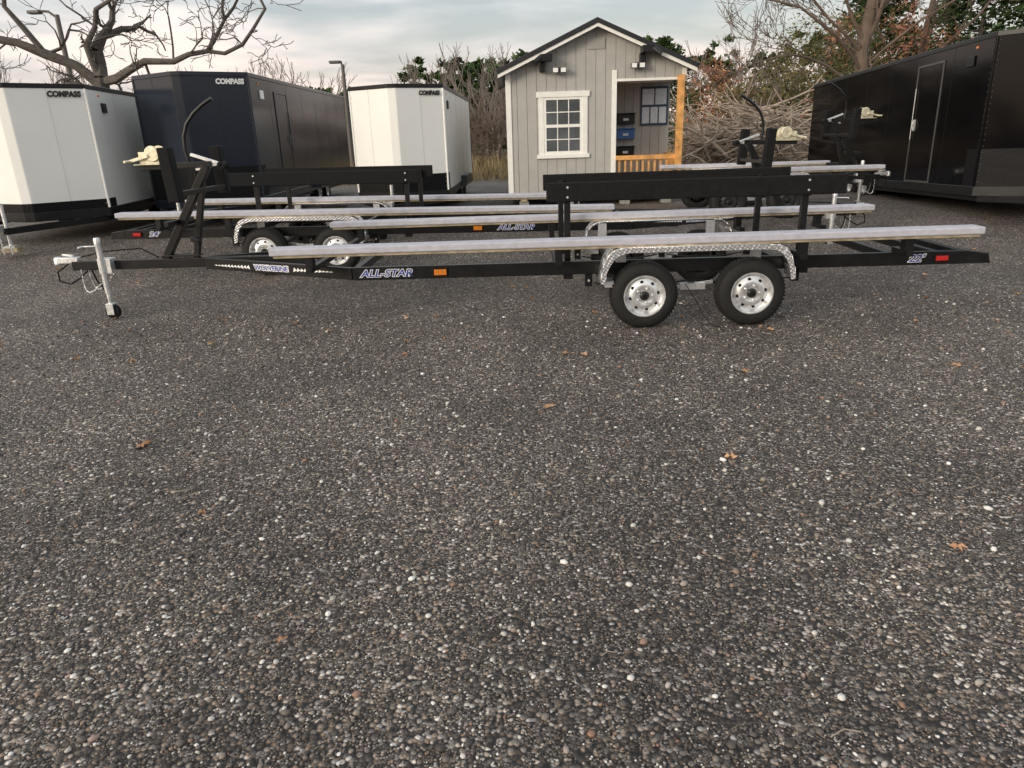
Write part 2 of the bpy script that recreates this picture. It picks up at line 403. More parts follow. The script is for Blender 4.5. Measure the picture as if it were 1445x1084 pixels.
    for s in (-1,1):
        pts=[(-coup+.25+ .35*t-.38*math.sin(math.pi*t)*.3, s*.06+s*.03*math.sin(3.14*t), .55-.26*math.sin(math.pi*t)) for t in np.linspace(0,1,16)]
        for i,(a,b) in enumerate(zip(pts[:-1],pts[1:])):
            c=(Vector(a)+Vector(b))/2; d=(Vector(b)-Vector(a)).normalized()*.02
            m.tube([c-d,c+Vector((.0,.008,0)) if i%2 else c+Vector((0,0,.008)),c+d],.006,5)
    mk('safety_chains',m,GALV,E,True)
    m=M()
    m.tube([(-coup+.1,-.03,.60),(-coup-.02,-.05,.52),(-coup-.03,-.04,.42),(-coup+.08,-.03,.38),(-coup+.2,-.03,.44),(-coup+.3,-.03,.52)],.009,6)
    m.tube([(-coup+.3,.03,.58),(-coup+.33,.05,.4),(-coup+.40,.06,.27),(-coup+.45,.05,.24),(-coup+.43,.03,.32)],.009,6)
    m.tube([(-coup+.2,.04,.66),(-coup+.5,.03,.72),(-coup+.9,.04,.74),(-coup+1.1,.02,.64)],.008,6)
    mk('wiring',m,BLKR,E,True)
    sx=-stand
    m=M()
    m.beam((sx-.52,-.0,.62),(sx+.10,0,1.58),.09,.075)
    m.beam((sx-.18,.0,.62),(sx+.02,0,1.42),.06,.06)
    m.beam((sx-.34,-.06,.66),(sx-.34,.06,.66),.42,.02)
    m.beam((sx-.60,0,1.585),(sx+.16,0,1.60),.07,.06)
    m.beam((sx-.30,-.3,1.02),(sx-.30,.3,1.02),.05,.05)
    m.beam((sx+.02,-.60,1.34),(sx+.02,.60,1.34),.05,.05)
    m.beam((sx-.2,0,.83),(sx+.02,-.3,.83),.04,.05)
    mk('winch_stand',m,BLK,E,bevel=.005)
    m=M()
    for s in (-1,1):
        mt=Matrix.Translation((sx,s*.59,1.26))@Matrix.Rotation(R(-3),4,'Y')
        m.box(-.06,.06,-.06,.06,0,.52,mt)
    mk('bow_guides',m,BLKR,E,bevel=.015)
    m=M()
    pts=[(sx-.08,0,1.62),(sx-.10,0,1.75),(sx-.09,0,1.88),(sx-.04,0,2.0),(sx+.05,0,2.1),(sx+.16,0,2.18),(sx+.26,0,2.235)]
    m.tube(pts,.019,10)
    mk('grab_pole',m,BLK,E,True)
    m=M()
    m.beam((sx-.05,0,1.70),(sx+.24,0,1.60),.04,.03); m.beam((sx-.02,0,1.55),(sx+.22,0,1.60),.03,.03)
    mk('strut',m,GALV,E,bevel=.003)
    m=M(); wx=sx-.44; wz=1.70
    m.box(wx-.13,wx+.13,-.07,-.065,wz-.08,wz+.04); m.box(wx-.13,wx+.13,.065,.07,wz-.08,wz+.04); m.box(wx-.2,wx+.15,-.07,.07,wz-.09,wz-.08)
    m.lathe([(.001,0),(.075,0),(.08,.008),(.08,.016),(.001,.016)],(wx+.02,-.09,wz+.02),n=26)
    m.lathe([(.001,0),(.075,0),(.08,-.008),(.08,-.016),(.001,-.016)],(wx+.02,.09,wz+.02),n=26)
    m.beam((wx-.02,face*.10,wz),(wx-.22,face*.10,wz-.05),.02,.03); m.tube([(wx-.22,face*.10,wz-.05),(wx-.22,face*.20,wz-.05)],.014,8)
    mk('winch',m,ZINC,E,True,bevel=.002)
    mk('winch_strap',M().lathe([(.001,-.05),(.055,-.05),(.055,.05),(.001,.05)],(wx+.02,0,wz+.01),n=24),WHT,E,True)
    mk('bow_roller',M().lathe([(.01,-.06),(.04,-.06),(.03,0),(.04,.06),(.01,.06)],(sx+.27,0,1.585),n=20),BLKR,E,True)
    yo=face*(RY+.031)
    rz=0 if face<0 else math.pi
    def side_box(n,x,w,h,mt,z=.552,d=.012):
        mk(n,M().box(x-w/2,x+w/2,min(yo,yo+face*d),max(yo,yo+face*d),z-h/2,z+h/2),mt,E,bevel=.003)
    if not lights: return E
    side_box('amber_marker_base',-2.44,.15,.075,BLKR,d=.01); side_box('amber_marker',-2.44,.12,.055,AMB,d=.022)
    side_box('red_marker_base',2.34,.15,.07,BLKR,d=.01); side_box('red_marker',2.34,.11,.045,RED,d=.022)
    def tt(n,b,x,size,sxx=1.25,z=.552):
        text(n+'_outline',b,size,WHT,E,(x,yo+face*.002,z),(R(90),0,rz),.25,size*.075,.001,sxx)
        text(n,b,size,BLUE,E,(x,yo+face*.0045,z),(R(90),0,rz),.25,size*.010,.001,sxx)
    tt('side_lettering','ALL-STAR',-2.97,.094)
    tt('size_lettering',label,2.10,.095)
    a=Vector((nk,face*RY,.5525)); b=Vector((apex,face*.06,.575)); d=(b-a)
    ang=math.atan2(a.y-b.y,a.x-b.x)
    if face>0: ang+=math.pi
    nrm=Vector((math.sin(ang),-math.cos(ang),0))
    c=a+d*.52+nrm*.031
    text('neck_lettering_outline','WOLVERINE',.070,WHT,E,c+nrm*.002,(R(90),0,ang),0,.009,.001,1.15)
    text('neck_lettering','WOLVERINE',.070,BLUE,E,c+nrm*.0045,(R(90),0,ang),0,.001,.001,1.15)
    dirv=Vector((math.cos(ang),math.sin(ang),0))
    m=M(); random.seed(4)
    for sgn in (-1,1):
        for k in range(11):
            p=c+dirv*sgn*(.29+.046*k)+nrm*.002; h=.028*(1-k/13)*random.uniform(.7,1.2)
            q=p+dirv*sgn*.05
            m.add([p+Vector((0,0,-h)),q+Vector((0,0,-h*.2)),p+dirv*sgn*.015+Vector((0,0,h))],[(0,1,2)])
    mk('neck_decal',m,WHT,E)
    return E

boat_trailer('boat_trailer',(1.81,7.64,0),-.032,"22'",-1)
boat_trailer('boat_trailer',(-2.83,10.93,.06),math.pi-.02,"24'",1,stand=6.46,coup=8.2,bf=-4.3,br=2.45,bx=(-1.66,1.0),tilt=-.012,nk=-4.6)
boat_trailer('boat_trailer',(4.35,13.6,.26),math.pi,"14'",1,stand=1.75,coup=2.75,bf=-2.1,br=1.25,boards=False,nk=-1.0,lights=False,rimm=BLKRIM)

# ------------------------------------------------------------------ enclosed trailers
def enclosed(name,loc,yaw,W,L,nose,z0,z1,skin,trimm,plate_h,logo,gz0,pitch=0,door=None,logo_mat=None,seams=True):
    E=empty(name,loc,(pitch,0,yaw))
    h=W/2
    poly=[(-h,0),(-.08,-nose),(.08,-nose),(h,0),(h,L),(-h,L)]
    mk('body',M().prism(poly,z0,z1),skin,E,bevel=.012)
    def off(p,d):
        return [(-h-d,-d*.3),(-.08-d*.3,-nose-d),(.08+d*.3,-nose-d),(h+d,-d*.3),(h+d,L+d),(-h-d,L+d)]
    mk('roof_cap',M().prism(off(poly,.012),z1-.06,z1+.015),trimm,E,bevel=.008)
    mk('lower_rail',M().prism(off(poly,.010),z0-.10,z0+.05),trimm,E,bevel=.006)
    if plate_h:
        pl=[(-h-.006,.35),(-h-.006,-.004),(-.083,-nose-.008),(.083,-nose-.008),(h+.006,-.004),(h+.006,.35),(h,.35),(h,0),(.08,-nose),(-.08,-nose),(-h,0),(-h,.35)]
        mk('stone_guard',M().prism(pl,z0+.05,z0+plate_h),TREADB,E)
    if seams:
        m=M(); k=L/ max(1,round(L/1.22)); y=k
        while y<L-.1:
            for s in (-1,1): m.box(s*h-.002,s*h+.002,y-.003,y+.003,z0+.05,z1-.06)
            y+=k
        for s in (-1,1):
            for t in (.5,):
                px=s*(.08+(h-.08)*t); py=-nose+nose*t
                m.box(px-.003,px+.003,py-.003,py+.003,z0+.05,z1-.06)
        mk('panel_seams',m,trimm if skin!=WHITEP else SEAM,E)
        m=M()
        for s in (-1,1): m.tube([(s*h,0,z0+.05),(s*h,0,z1-.06)],.022,10)
        mk('corner_trim',m,skin,E,True)
        m=M()
        for s in (-1,1):
            zz=z0+.12
            while zz<z1-.1:
                for (px,py) in ((s*h,.05),(s*(h-.03),-.03)):
                    m.box(px-.006 if py<0 else px-.004,px+.004,py-.005,py+.005,zz,zz+.009)
                zz+=.09
        mk('rivets',m,LAMPH if skin!=WHITEP else SEAM,E)
    m=M()
    m.beam((-h+.1,0,z0-.14),(-.06,-nose-1.0,z0-.14),.08,.1); m.beam((h-.1,0,z0-.14),(.06,-nose-1.0,z0-.14),.08,.1)
    m.box(-h+.08,-h+.16,0,L,z0-.18,z0-.1); m.box(h-.16,h-.08,0,L,z0-.18,z0-.1)
    mk('chassis',m,BLK,E)
    m=M(); m.tube([(0,-nose-.8,gz0+.08),(0,-nose-.8,z0+.25)],.03,12); m.box(-.06,.06,-nose-1.2,-nose-.98,z0-.14,z0-.04)
    m.box(-.08,.08,-nose-.88,-nose-.72,gz0+.05,gz0+.08)
    mk('tongue_jack',m,GALV,E,True)
    mk('wood_block',M().box(-.12,.12,-nose-.9,-nose-.7,gz0-.02,gz0+.05),WOOD,E,bevel=.004)
    m=M()
    for s in (-1,1):
        for k in range(10):
            m.tube([(s*.06,-nose-.95,z0-.15-.035*k),(s*.06+.01*(k%2),-nose-.95,z0-.185-.035*k)],.009,6)
    mk('chains',m,GALV,E,True)
    ax=L*.58
    for dy in ((-.42,.42) if L>5 else (0,)):
        for s in (-1,1):
            cy=ax+dy
            m=M().lathe([(.19,0),(.24,.012*s),(.30,0),(.33,-.03*s),(.33,-.17*s),(.28,-.2*s)],(s*(h-.02),cy,gz0+.33),axis='x',n=36)
            mk('tyre',m,RUB,E,True)
            mk('rim',M().lathe([(.19,0),(.185,-.02*s),(.15,-.04*s),(.1,-.02*s),(.04,-.01*s),(.001,0)],(s*(h-.02),cy,gz0+.33),axis='x',n=30),GALV,E,True)
    m=M()
    fl=.85 if L>5 else .45
    for s in (-1,1):
        pr=[(ax-fl,z0-.05),(ax-fl+.15,z0+.18),(ax+fl-.15,z0+.18),(ax+fl,z0-.05)]
        for a,b in zip(pr[:-1],pr[1:]):
            m.add([(s*h,a[0],a[1]),(s*h,b[0],b[1]),(s*(h+.14),b[0],b[1]),(s*(h+.14),a[0],a[1])],[(0,1,2,3)])
        m.add([(s*(h+.14),p[0],p[1]) for p in pr],[(0,1,2,3)])
    mk('fenders',m,BLK if skin==BLKP else trimm,E); 
    if logo:
        t=.84 ; px=.08+(h-.08)*t; py=-nose+nose*t
        ang=math.atan2(nose,h-.08); nr=Vector((math.sin(ang),-math.cos(ang),0))
        text('lettering',logo,.118*W/2.1,logo_mat,E,Vector((px-.12,py-.12*nose/(h-.08),z1-.15))+nr*.02,(R(90),0,ang),.12,.007,.001,.95)
    m=M()
    for s in (-1,1): m.box(s*h-.01*(s<0),s*h+.01*(s>0),.5,.56,z1-.16,z1-.13)
    mk('marker_lights',m,AMB,E)
    m=M()
    for s in (-1,1): m.box(s*h-.03*(s<0),s*h+.03*(s>0),.55,.75,z1-.42,z1-.26)
    mk('side_vents',m,trimm if skin!=CHARP else WHT,E,bevel=.01)
    if door:
        s,y0,y1,a0,a1=door
        X=s*h
        m=M(); e=.035
        def bx(ya,yb,za,zb,d): m.box(min(X,X+s*d),max(X,X+s*d),ya,yb,za,zb)
        bx(y0-e,y0,a0-e,a1+e,.018); bx(y1,y1+e,a0-e,a1+e,.018); bx(y0,y1,a1,a1+e,.018); bx(y0,y1,a0-e,a0,.018)
        mk('door_frame',m,DTRIM,E,bevel=.003)
        m=M(); bx(y0+.012,y1-.012,a0+.012,a1-.012,.008); mk('door_panel',m,skin,E)
        m=M(); zc=(a0+a1)/2
        bx(y1-.12,y1-.05,zc-.10,zc+.10,.02); m.tube([(X+s*.04,y1-.10,zc-.08),(X+s*.06,y1-.10,zc),(X+s*.04,y1-.10,zc+.08)],.008,8)
        m.tube([(X+s*.03,y1-.02,zc-.25),(X+s*.03,y1-.02,a1-.35)],.006,8)
        mk('door_latch',m,LAMPH if skin==CHARP else GALV,E)
    return E
LW=mat('logo_white',(.8,.8,.8),.4,var=.03); LB=mat('logo_black',(.01,.01,.01),.4)
w=2.1
ya=R(7.7); c_,s_=math.cos(ya),math.sin(ya)
cxp=-7.06-(w/2)*c_; cyp=13.0-(w/2)*s_
enclosed('enclosed_trailer',(cxp,cyp,0),ya,w,4.9,.62,.76,2.82,WHITEP,BLK,.20,'COMPASS',.30,logo_mat=LB)
enclosed('enclosed_trailer',(-5.72,14.15,0),0,2.10,8.3,.62,.78,3.02,CHARP,CHARP,.62,'COMPASS',.30,logo_mat=LW,door=(1,1.5,2.3,.95,2.75))
enclosed('enclosed_trailer',(-2.07,14.9,0),R(-2),1.83,6.2,.5,.74,2.76,WHITEP,BLK,.38,'COMPASS',.30,logo_mat=LB)
ya=-math.atan2(.75,8.5); w=2.59
enclosed('enclosed_trailer',(7.55+w/2*math.cos(ya),11.7+w/2*math.sin(ya),0),ya,w,8.5,.75,.72,3.03,BLKP,BLK,.62,None,.30,pitch=-.028,door=(-1,1.55,2.45,.80,2.78))

# ------------------------------------------------------------------ shed
S=empty('shed')
yF=15.7; xl,xr,xm=.10,3.76,1.93; zb=.56; ze=2.97
def roofz(x): return 3.83-.435*abs(x-xm)
m=M(); x=xl; pw=.203
while x<xr-.01:
    x1=min(x+pw,xr); a,b=x+.004,x1-.004
    lo=zb if x1<2.36 else 2.78
    pts=[(a,lo),(b,lo),(b,roofz(b)-.05)]
    if a<xm<b: pts.append((xm,roofz(xm)-.05))
    pts.append((a,roofz(a)-.05))
    n=len(pts)
    m.add([(p[0],yF,p[1]) for p in pts]+[(p[0],yF+.02,p[1]) for p in pts],[tuple(range(n))]+[tuple(n+k for k in range(n))]+[(k,(k+1)%n,n+(k+1)%n,n+k) for k in range(n)])
    x=x1
mk('front_siding',m,GSID,S)
m=M(); 
m.add([(xl,yF+.015,zb),(2.34,yF+.015,zb),(2.34,yF+.015,2.79),(xr,yF+.015,2.79),(xr,yF+.015,roofz(xr)-.06),(xm,yF+.015,roofz(xm)-.06),(xl,yF+.015,roofz(xl)-.06)],[(0,1,2,3,4,5,6)])
mk('front_backing',m,GSIDD,S)
m=M(); m.box(xl,xl+.05,yF+.02,20.4,zb,ze+.05); m.box(xr-.05,xr,17.1,20.4,zb,ze+.05); m.box(xl,xr,20.4,20.45,zb,ze)
m.box(2.30,2.34,yF+.02,17.05,zb,2.9); m.box(2.30,xr,17.05,17.1,zb,3.0)
mk('walls',m,GSID,S)
m=M()
for k in range(7): 
    xx=2.34+.2*k; m.box(xx-.004,xx+.004,17.046,17.05,zb,2.8)
mk('porch_grooves',m,GSIDD,S)
mk('porch_ceiling',M().box(2.34,xr,yF+.02,17.05,2.80,2.83),TRIM,S)
mk('porch_floor',M().box(2.34,xr,yF-.02,17.05,zb,zb+.04),PWOOD,S)
m=M()
for xx in (.4,1.5,2.6,3.5): m.box(xx-.07,xx+.07,yF+.05,20.3,.42,zb)
mk('skids',m,WOOD,S)
m=M()
for xx in (.4,1.5,2.6,3.5):
    for yy in (yF+.1,18,20): m.box(xx-.1,xx+.1,yy,yy+.2,.28,.42)
mk('blocks',m,mat('concrete_block',(.3,.3,.29),.9,bump=.3),S)
for s in (-1,1):
    xe=xm+s*2.03
    a=(xm,3.915); b=(xe,3.915-.435*2.03); th=.085
    m=M()
    m.add([(a[0],yF-.28,a[1]),(b[0],yF-.28,b[1]),(b[0],yF-.28,b[1]-th),(a[0],yF-.28,a[1]-th),(a[0],20.7,a[1]),(b[0],20.7,b[1]),(b[0],20.7,b[1]-th),(a[0],20.7,a[1]-th)],[(0,1,2,3),(4,7,6,5),(0,4,5,1),(3,2,6,7),(1,5,6,2),(0,3,7,4)])
    for k in range(22):
        yy=yF-.2+k*.23
        m.add([(a[0],yy-.015,a[1]),(b[0],yy-.015,b[1]),(b[0],yy+.015,b[1]),(a[0],yy+.015,a[1]),(a[0],yy,a[1]+.02),(b[0],yy,b[1]+.02)],[(0,1,5,4),(3,4,5,2),(1,2,5)])
    mk('roof',m,ROOF,S)
    m=M(); y0=yF-.26; t0=th+.002; t1=th+.065
    m.add([(a[0],y0,a[1]-t0),(b[0]-s*.02,y0,b[1]-t0+.009),(b[0]-s*.02,y0,b[1]-t1),(a[0],y0,a[1]-t1),(a[0],y0+.02,a[1]-t0),(b[0]-s*.02,y0+.02,b[1]-t0+.009),(b[0]-s*.02,y0+.02,b[1]-t1),(a[0],y0+.02,a[1]-t1)],[(0,1,2,3),(4,7,6,5),(0,4,5,1),(3,2,6,7),(1,5,6,2),(0,3,7,4)])
    mk('rake_trim',m,TRIM,S)
    m=M(); m.add([(a[0],yF-.24,a[1]-.13),(b[0],yF-.24,b[1]-.13),(b[0],yF,b[1]-.13),(a[0],yF,a[1]-.13)],[(0,1,2,3)])
    mk('soffit',m,GSID,S)
m=M(); m.box(xl-.03,xl+.08,yF-.022,yF-.001,zb,2.98); m.box(2.26,2.36,yF-.022,yF-.001,zb,2.98); m.box(xr-.06,xr+.03,yF-.022,yF-.001,2.72,2.98); m.box(2.36,xr-.06,yF-.02,yF-.001,2.76,2.81)
mk('corner_boards',m,TRIM,S,bevel=.003)
m=M(); X0,X1,Z0,Z1=.80,1.70,1.38,2.50
m.box(X0-.06,X0+.05,yF-.03,yF-.001,Z0,Z1); m.box(X1-.05,X1+.06,yF-.03,yF-.001,Z0,Z1); m.box(X0-.10,X1+.10,yF-.04,yF-.001,Z1,Z1+.11); m.box(X0-.10,X1+.10,yF-.045,yF-.001,Z0-.08,Z0)
mk('window_casing',m,TRIM,S,bevel=.004)
m=M(); g0,g1=X0+.05,X1-.05
m.box(g0,g0+.05,yF-.022,yF-.004,Z0,Z1); m.box(g1-.05,g1,yF-.022,yF-.004,Z0,Z1); m.box(g0+.05,g1-.05,yF-.022,yF-.004,Z1-.05,Z1); m.box(g0+.05,g1-.05,yF-.022,yF-.004,Z0,Z0+.06)
zc=(Z0+Z1)/2; m.box(g0+.05,g1-.05,yF-.024,yF-.004,zc-.03,zc+.03)
for k in (1,2):
    xx=g0+.05+(g1-g0-.1)*k/3; m.box(xx-.009,xx+.009,yF-.018,yF-.006,Z0+.06,zc-.03); m.box(xx-.009,xx+.009,yF-.018,yF-.006,zc+.03,Z1-.05)
for zz in ((Z0+.06+zc-.03)/2,(zc+.03+Z1-.05)/2): m.box(g0+.05,g1-.05,yF-.016,yF-.0065,zz-.009,zz+.009)
mk('window_sash',m,TRIM,S)
mk('window_glass',M().box(g0+.05,g1-.05,yF-.008,yF-.003,Z0+.06,Z1-.05),GLASS,S)
m=M(); m.box(1.75,2.11,yF-.02,yF-.001,3.38,3.58)
for k in range(6): m.box(1.77,2.09,yF-.028,yF-.02,3.40+.03*k,3.415+.03*k)
mk('gable_vent',m,GSID,S)
m=M(); m.box(xr-.16,xr-.02,yF-.10,yF-.03,zb,2.85); m.box(xr-.12,xr,yF+.0,yF+.1,zb,2.80); 
m.box(2.36,xr-.16,yF-.07,yF-.03,1.22,1.31); m.box(2.36,xr-.16,yF-.06,yF-.03,.68,.74)
k=2.44
while k<xr-.2: m.box(k-.02,k+.02,yF-.03,yF+.005,.64,1.26); k+=.125
m.box(xr-.08,xr-.02,yF+.1,17.05,1.22,1.31)
k=15.9
while k<17: m.box(xr-.07,xr-.03,k-.02,k+.02,zb+.04,1.25); k+=.125
mk('porch_railing',m,PWOOD,S,bevel=.003)
m=M(); m.box(3.10,3.72,17.02,17.044,1.90,2.72); mk('notice_board',m,mat('navy_board',(.03,.05,.10),.5),S)
m=M()
for (a,b,c,d) in ((3.14,3.40,2.34,2.67),(3.43,3.68,2.34,2.67),(3.14,3.30,1.95,2.29),(3.33,3.49,1.95,2.29),(3.52,3.68,1.95,2.29)): m.box(a,b,17.014,17.02,c,d)
mk('notices',m,PAPER,S)
for z,mt in ((2.05,BLK),(1.73,mat('blue_box',(.03,.12,.35),.4)),(1.35,BLK)):
    m=M(); m.box(2.56,2.96,16.90,17.044,z-.10,z+.10); m.box(2.54,2.98,16.87,17.044,z+.10,z+.13); mk('mailbox',m,mt,S,bevel=.008)
    mk('mailbox_label',M().box(2.70,2.82,16.893,16.899,z-.03,z+.02),PAPER,S)
def flood(x,z):
    m=M(); m.box(x-.05,x+.05,yF-.08,yF-.001,z-.03,z+.05); m.box(x-.14,x-.02,yF-.20,yF-.08,z-.07,z+.03); m.box(x+.02,x+.14,yF-.20,yF-.08,z-.07,z+.03); mk('floodlight',m,LAMPH,S,bevel=.01)
    m=M(); m.box(x-.13,x-.03,yF-.206,yF-.20,z-.06,z+.02); m.box(x+.03,x+.13,yF-.206,yF-.20,z-.06,z+.02); mk('floodlight_lens',m,WHT,S)
flood(1.17,3.02); flood(2.76,3.06)
for x,z in ((.9,3.22),(2.93,3.32)):
    s=-1 if x<2 else 1
    m=M(); m.tube([(x,yF,z),(x,yF-.12,z),(x-s*.05,yF-.2,z+.03)],.035,10); m.box(x-.12,x+.12,yF-.36,yF-.1,z-.06,z+.07); m.tube([(x+s*.09,yF-.3,z+.02),(x+s*.24,yF-.38,z-.10)],.06,12)
    m.box(x-.13,x-.02,yF-.14,yF-.001,z-.24,z-.05)
    mk('security_camera',m,BLK,S,bevel=.006)

# ------------------------------------------------------------------ trees
def grow(segs,p,d,r,L,depth,spread=.6,crook=.25,up=.05,minr=.004,ratio=.72,side=.75):
    n=3; 
    for i in range(n):
        d=(d+Vector((random.gauss(0,crook),random.gauss(0,crook),random.gauss(0,crook)+up))).normalized()
        q=p+d*(L/n); r2=max(minr,r*.9); segs.append((p,q,r,r2)); p=q; r=r2
        if depth>0 and i<n-1 and random.random()<side:
            dd=(d+Vector((random.gauss(0,spread),random.gauss(0,spread),random.gauss(0,spread)))).normalized()
            grow(segs,p,dd,max(minr,r*.55),L*ratio*random.uniform(.6,1),depth-1,spread,crook,up,minr,ratio,side)
    if depth>0:
        for k in range(2):
            dd=(d+Vector((random.gauss(0,spread),random.gauss(0,spread),random.gauss(0,spread*.8)))).normalized()
            grow(segs,p,dd,max(minr,r*.72),L*ratio*random.uniform(.8,1.1),depth-1,spread,crook,up,minr,ratio,side)
def segmesh(m,segs):
    for a,b,r0,r1 in segs:
        m.tube([a,b],[r0,r1],7 if r0>.05 else (4 if r0>.02 else 3),cap=False)
def tree_from_limbs(name,limbs,seed,depth,twl,material,minr=.006,sp=.7,crook=.3,up=.05,kn=2,side=.75):
    random.seed(seed); segs=[]; E=empty(name); m=M()
    for pts,r0,r1 in limbs:
        n=len(pts); pts=[Vector(p) for p in pts]; path=[pts[0]]; rr=[r0]
        for i in range(n-1):
            ra=r0+(r1-r0)*i/(n-1); rb=r0+(r1-r0)*(i+1)/(n-1)
            mid=(pts[i]+pts[i+1])/2+Vector([random.gauss(0,.07) for _ in range(3)])
            path+= [mid,pts[i+1]]; rr+=[(ra+rb)/2*random.uniform(.9,1.1),rb*random.uniform(.95,1.08)]
            if i>0:
                d=(pts[i+1]-pts[i]).normalized()
                for k in range(kn):
                    dd=(d*.6+Vector([random.gauss(0,sp) for _ in range(3)])+Vector((0,0,.2))).normalized()
                    grow(segs,pts[i] if k else mid,dd,max(minr,rb*.5),twl*random.uniform(.5,1.1),depth,sp,crook,up,minr,.72,side)
        m.tube(path,rr,9)
        grow(segs,pts[-1],(pts[-1]-pts[-2]).normalized(),r1,twl,depth,sp,crook,up,minr,.72,side)
    mk('trunk_limbs',m,material,E,True)
    m=M(); segmesh(m,segs); mk('branches',m,material,E); return E
T=(-10.6,21,.2)
tree_from_limbs('bare_tree',[
 ([T,(-10.7,21,2.0),(-10.9,21,3.6)],.26,.19),
 ([(-10.9,21,3.4),(-12.0,20.6,4.2),(-13.2,20.3,4.6),(-14.4,20,5.2)],.15,.07),
 ([(-10.9,21,3.5),(-9.9,20.6,3.75),(-8.6,20.4,3.9),(-7.6,20.2,4.1),(-7.0,20.1,4.8)],.12,.04),
 ([(-10.9,21,3.6),(-11.0,20.8,4.4),(-10.4,20.5,5.2),(-9.6,20.4,5.5)],.10,.035),
 ([(-12.0,20.6,4.2),(-12.6,20.3,5.3),(-12.2,20.2,6.2)],.08,.035),
 ([(-7.6,20.2,4.1),(-6.6,20,4.2),(-5.9,20,5.0),(-6.2,20,5.9)],.05,.03),
 ([(-7.0,20.1,4.8),(-6.9,20,5.4),(-7.4,20,6.2)],.04,.025),
],14,3,1.15,BARK,minr=.009,sp=.6,crook=.33,side=.55)
T=(14.1,30,.2)
tree_from_limbs('bare_tree',[
 ([T,(14.2,30,3),(14.2,30,6),(14.5,30,9.5)],.30,.16),
 ([(14.2,30,3.6),(12.7,29.5,5.0),(11.1,29,5.9),(9.3,29,6.3)],.07,.03),
 ([(14.2,30,4.6),(12.9,29.6,6.4),(11.8,29.4,8.0)],.07,.03),
 ([(14.2,30,3.9),(15.9,29.6,5.4),(17.5,29.4,6.3)],.06,.03),
 ([(14.3,30,5.5),(15.5,29.6,7.2),(16.5,29.4,8.4)],.06,.03),
 ([(14.2,30,3.0),(12.5,29.4,3.9),(11.1,29,4.3),(10.1,29,4.2)],.06,.025),
 ([(14.2,30,4.2),(12.5,29.8,5.6),(10.9,29.6,7.0),(9.4,29.4,7.6)],.06,.025),
],5,3,1.8,TWIG,minr=.010,sp=.45,crook=.16,side=.85)
tree_from_limbs('bare_tree',[
 ([(19.4,36,.2),(19.3,36,3),(19.7,36,6),(19.8,36,8.5)],.2,.1),
 ([(19.3,36,3),(17.8,35.6,5),(16.8,35.4,6.5)],.08,.04),
 ([(19.4,36,4),(21,35.6,5.6),(22.2,35.4,7)],.08,.04),
],9,3,1.8,TWIG,minr=.012,sp=.5,crook=.18,side=.6)

def conifer(m,x,y,z,h,r,n,lf=.16,base=.08,flat=.75):
    ncl=max(10,n//45)
    for c in range(ncl):
        t=random.random()**.8; zz=z+h*(base+(1-base)*t); rr=r*(1-t)**flat*random.uniform(.45,1.15); a=random.random()*6.283
        cx_,cy_=x+rr*math.cos(a),y+rr*math.sin(a); cs=r*.26*(1.15-t)*random.uniform(.6,1.2)
        for k in range(45):
            p=Vector((cx_+random.gauss(0,cs),cy_+random.gauss(0,cs),zz+random.gauss(0,cs*.45)))
            d=Vector((math.cos(a),math.sin(a),.15))*lf+Vector((random.gauss(0,lf*.5),random.gauss(0,lf*.5),random.gauss(0,lf*.4)))
            s=Vector((random.gauss(0,1),random.gauss(0,1),random.gauss(0,1))).normalized()*lf*.35
            m.add([p,p+d+s,p+d-s],[(0,1,2)])
def pine_tree(x,y,h,r,n,lf,seed):
    random.seed(seed); E=empty('pine_tree',(0,0,0))
    m=M(); conifer(m,x,y,.3,h,r,n,lf); mk('foliage',m,PINE,E)
    m=M(); m.tube([(x,y,.2),(x,y,h*.5),(x,y,h*.95)],[.2,.13,.03],8)
    for k in range(26):
        t=random.uniform(.12,.9); a=random.random()*6.28; rr=r*(1-t)**.75
        m.tube([(x,y,h*t),(x+rr*math.cos(a),y+rr*math.sin(a),h*t+.3)],[.05,.015],4)
    mk('trunk',m,BARK,E)
pine_tree(23.5,38,10.5,3.4,9000,.26,1)
pine_tree(28.0,37,11.5,3.6,9000,.26,2)
pine_tree(20.5,42,9.8,3.0,8000,.26,3)
pine_tree(9.3,44,6.3,2.4,7000,.22,4)
random.seed(3)
m=M()
for i in range(44):
    x=random.uniform(-9,4); y=random.uniform(62,74); conifer(m,x,y,.3,random.uniform(6.0,8.2),random.uniform(1.8,2.8),700,.42,flat=.55)
for i in range(24):
    x=random.uniform(12,42); y=random.uniform(62,74); conifer(m,x,y,.3,random.uniform(6.5,9.5),random.uniform(1.8,2.8),700,.42,flat=.55)
for i in range(24):
    x=random.uniform(-24,-9); y=random.uniform(70,80); conifer(m,x,y,.3,random.uniform(4.5,7),random.uniform(1.8,2.8),600,.42,flat=.55)
for i in range(60):  # unseen row behind the camera, added to darken reflections on the black trailer
    x=-70+i*2.4+random.uniform(-1,1); y=random.uniform(-52,-44); conifer(m,x,y,0,random.uniform(6,9.5),random.uniform(2.2,3.4),500,.8,flat=.55)
mk('distant_and_added_evergreens',m,PINE)
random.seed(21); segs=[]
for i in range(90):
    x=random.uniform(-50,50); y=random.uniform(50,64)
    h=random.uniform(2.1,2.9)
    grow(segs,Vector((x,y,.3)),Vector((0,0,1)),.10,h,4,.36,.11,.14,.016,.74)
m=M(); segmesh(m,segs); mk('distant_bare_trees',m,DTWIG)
random.seed(22); segs=[]
for i in range(24):
    x=random.uniform(9,22); y=random.uniform(30,42)
    grow(segs,Vector((x,y,.3)),Vector((random.gauss(0,.2),0,1)),.05,random.uniform(.8,1.4),4,.5,.2,.08,.011,.76)
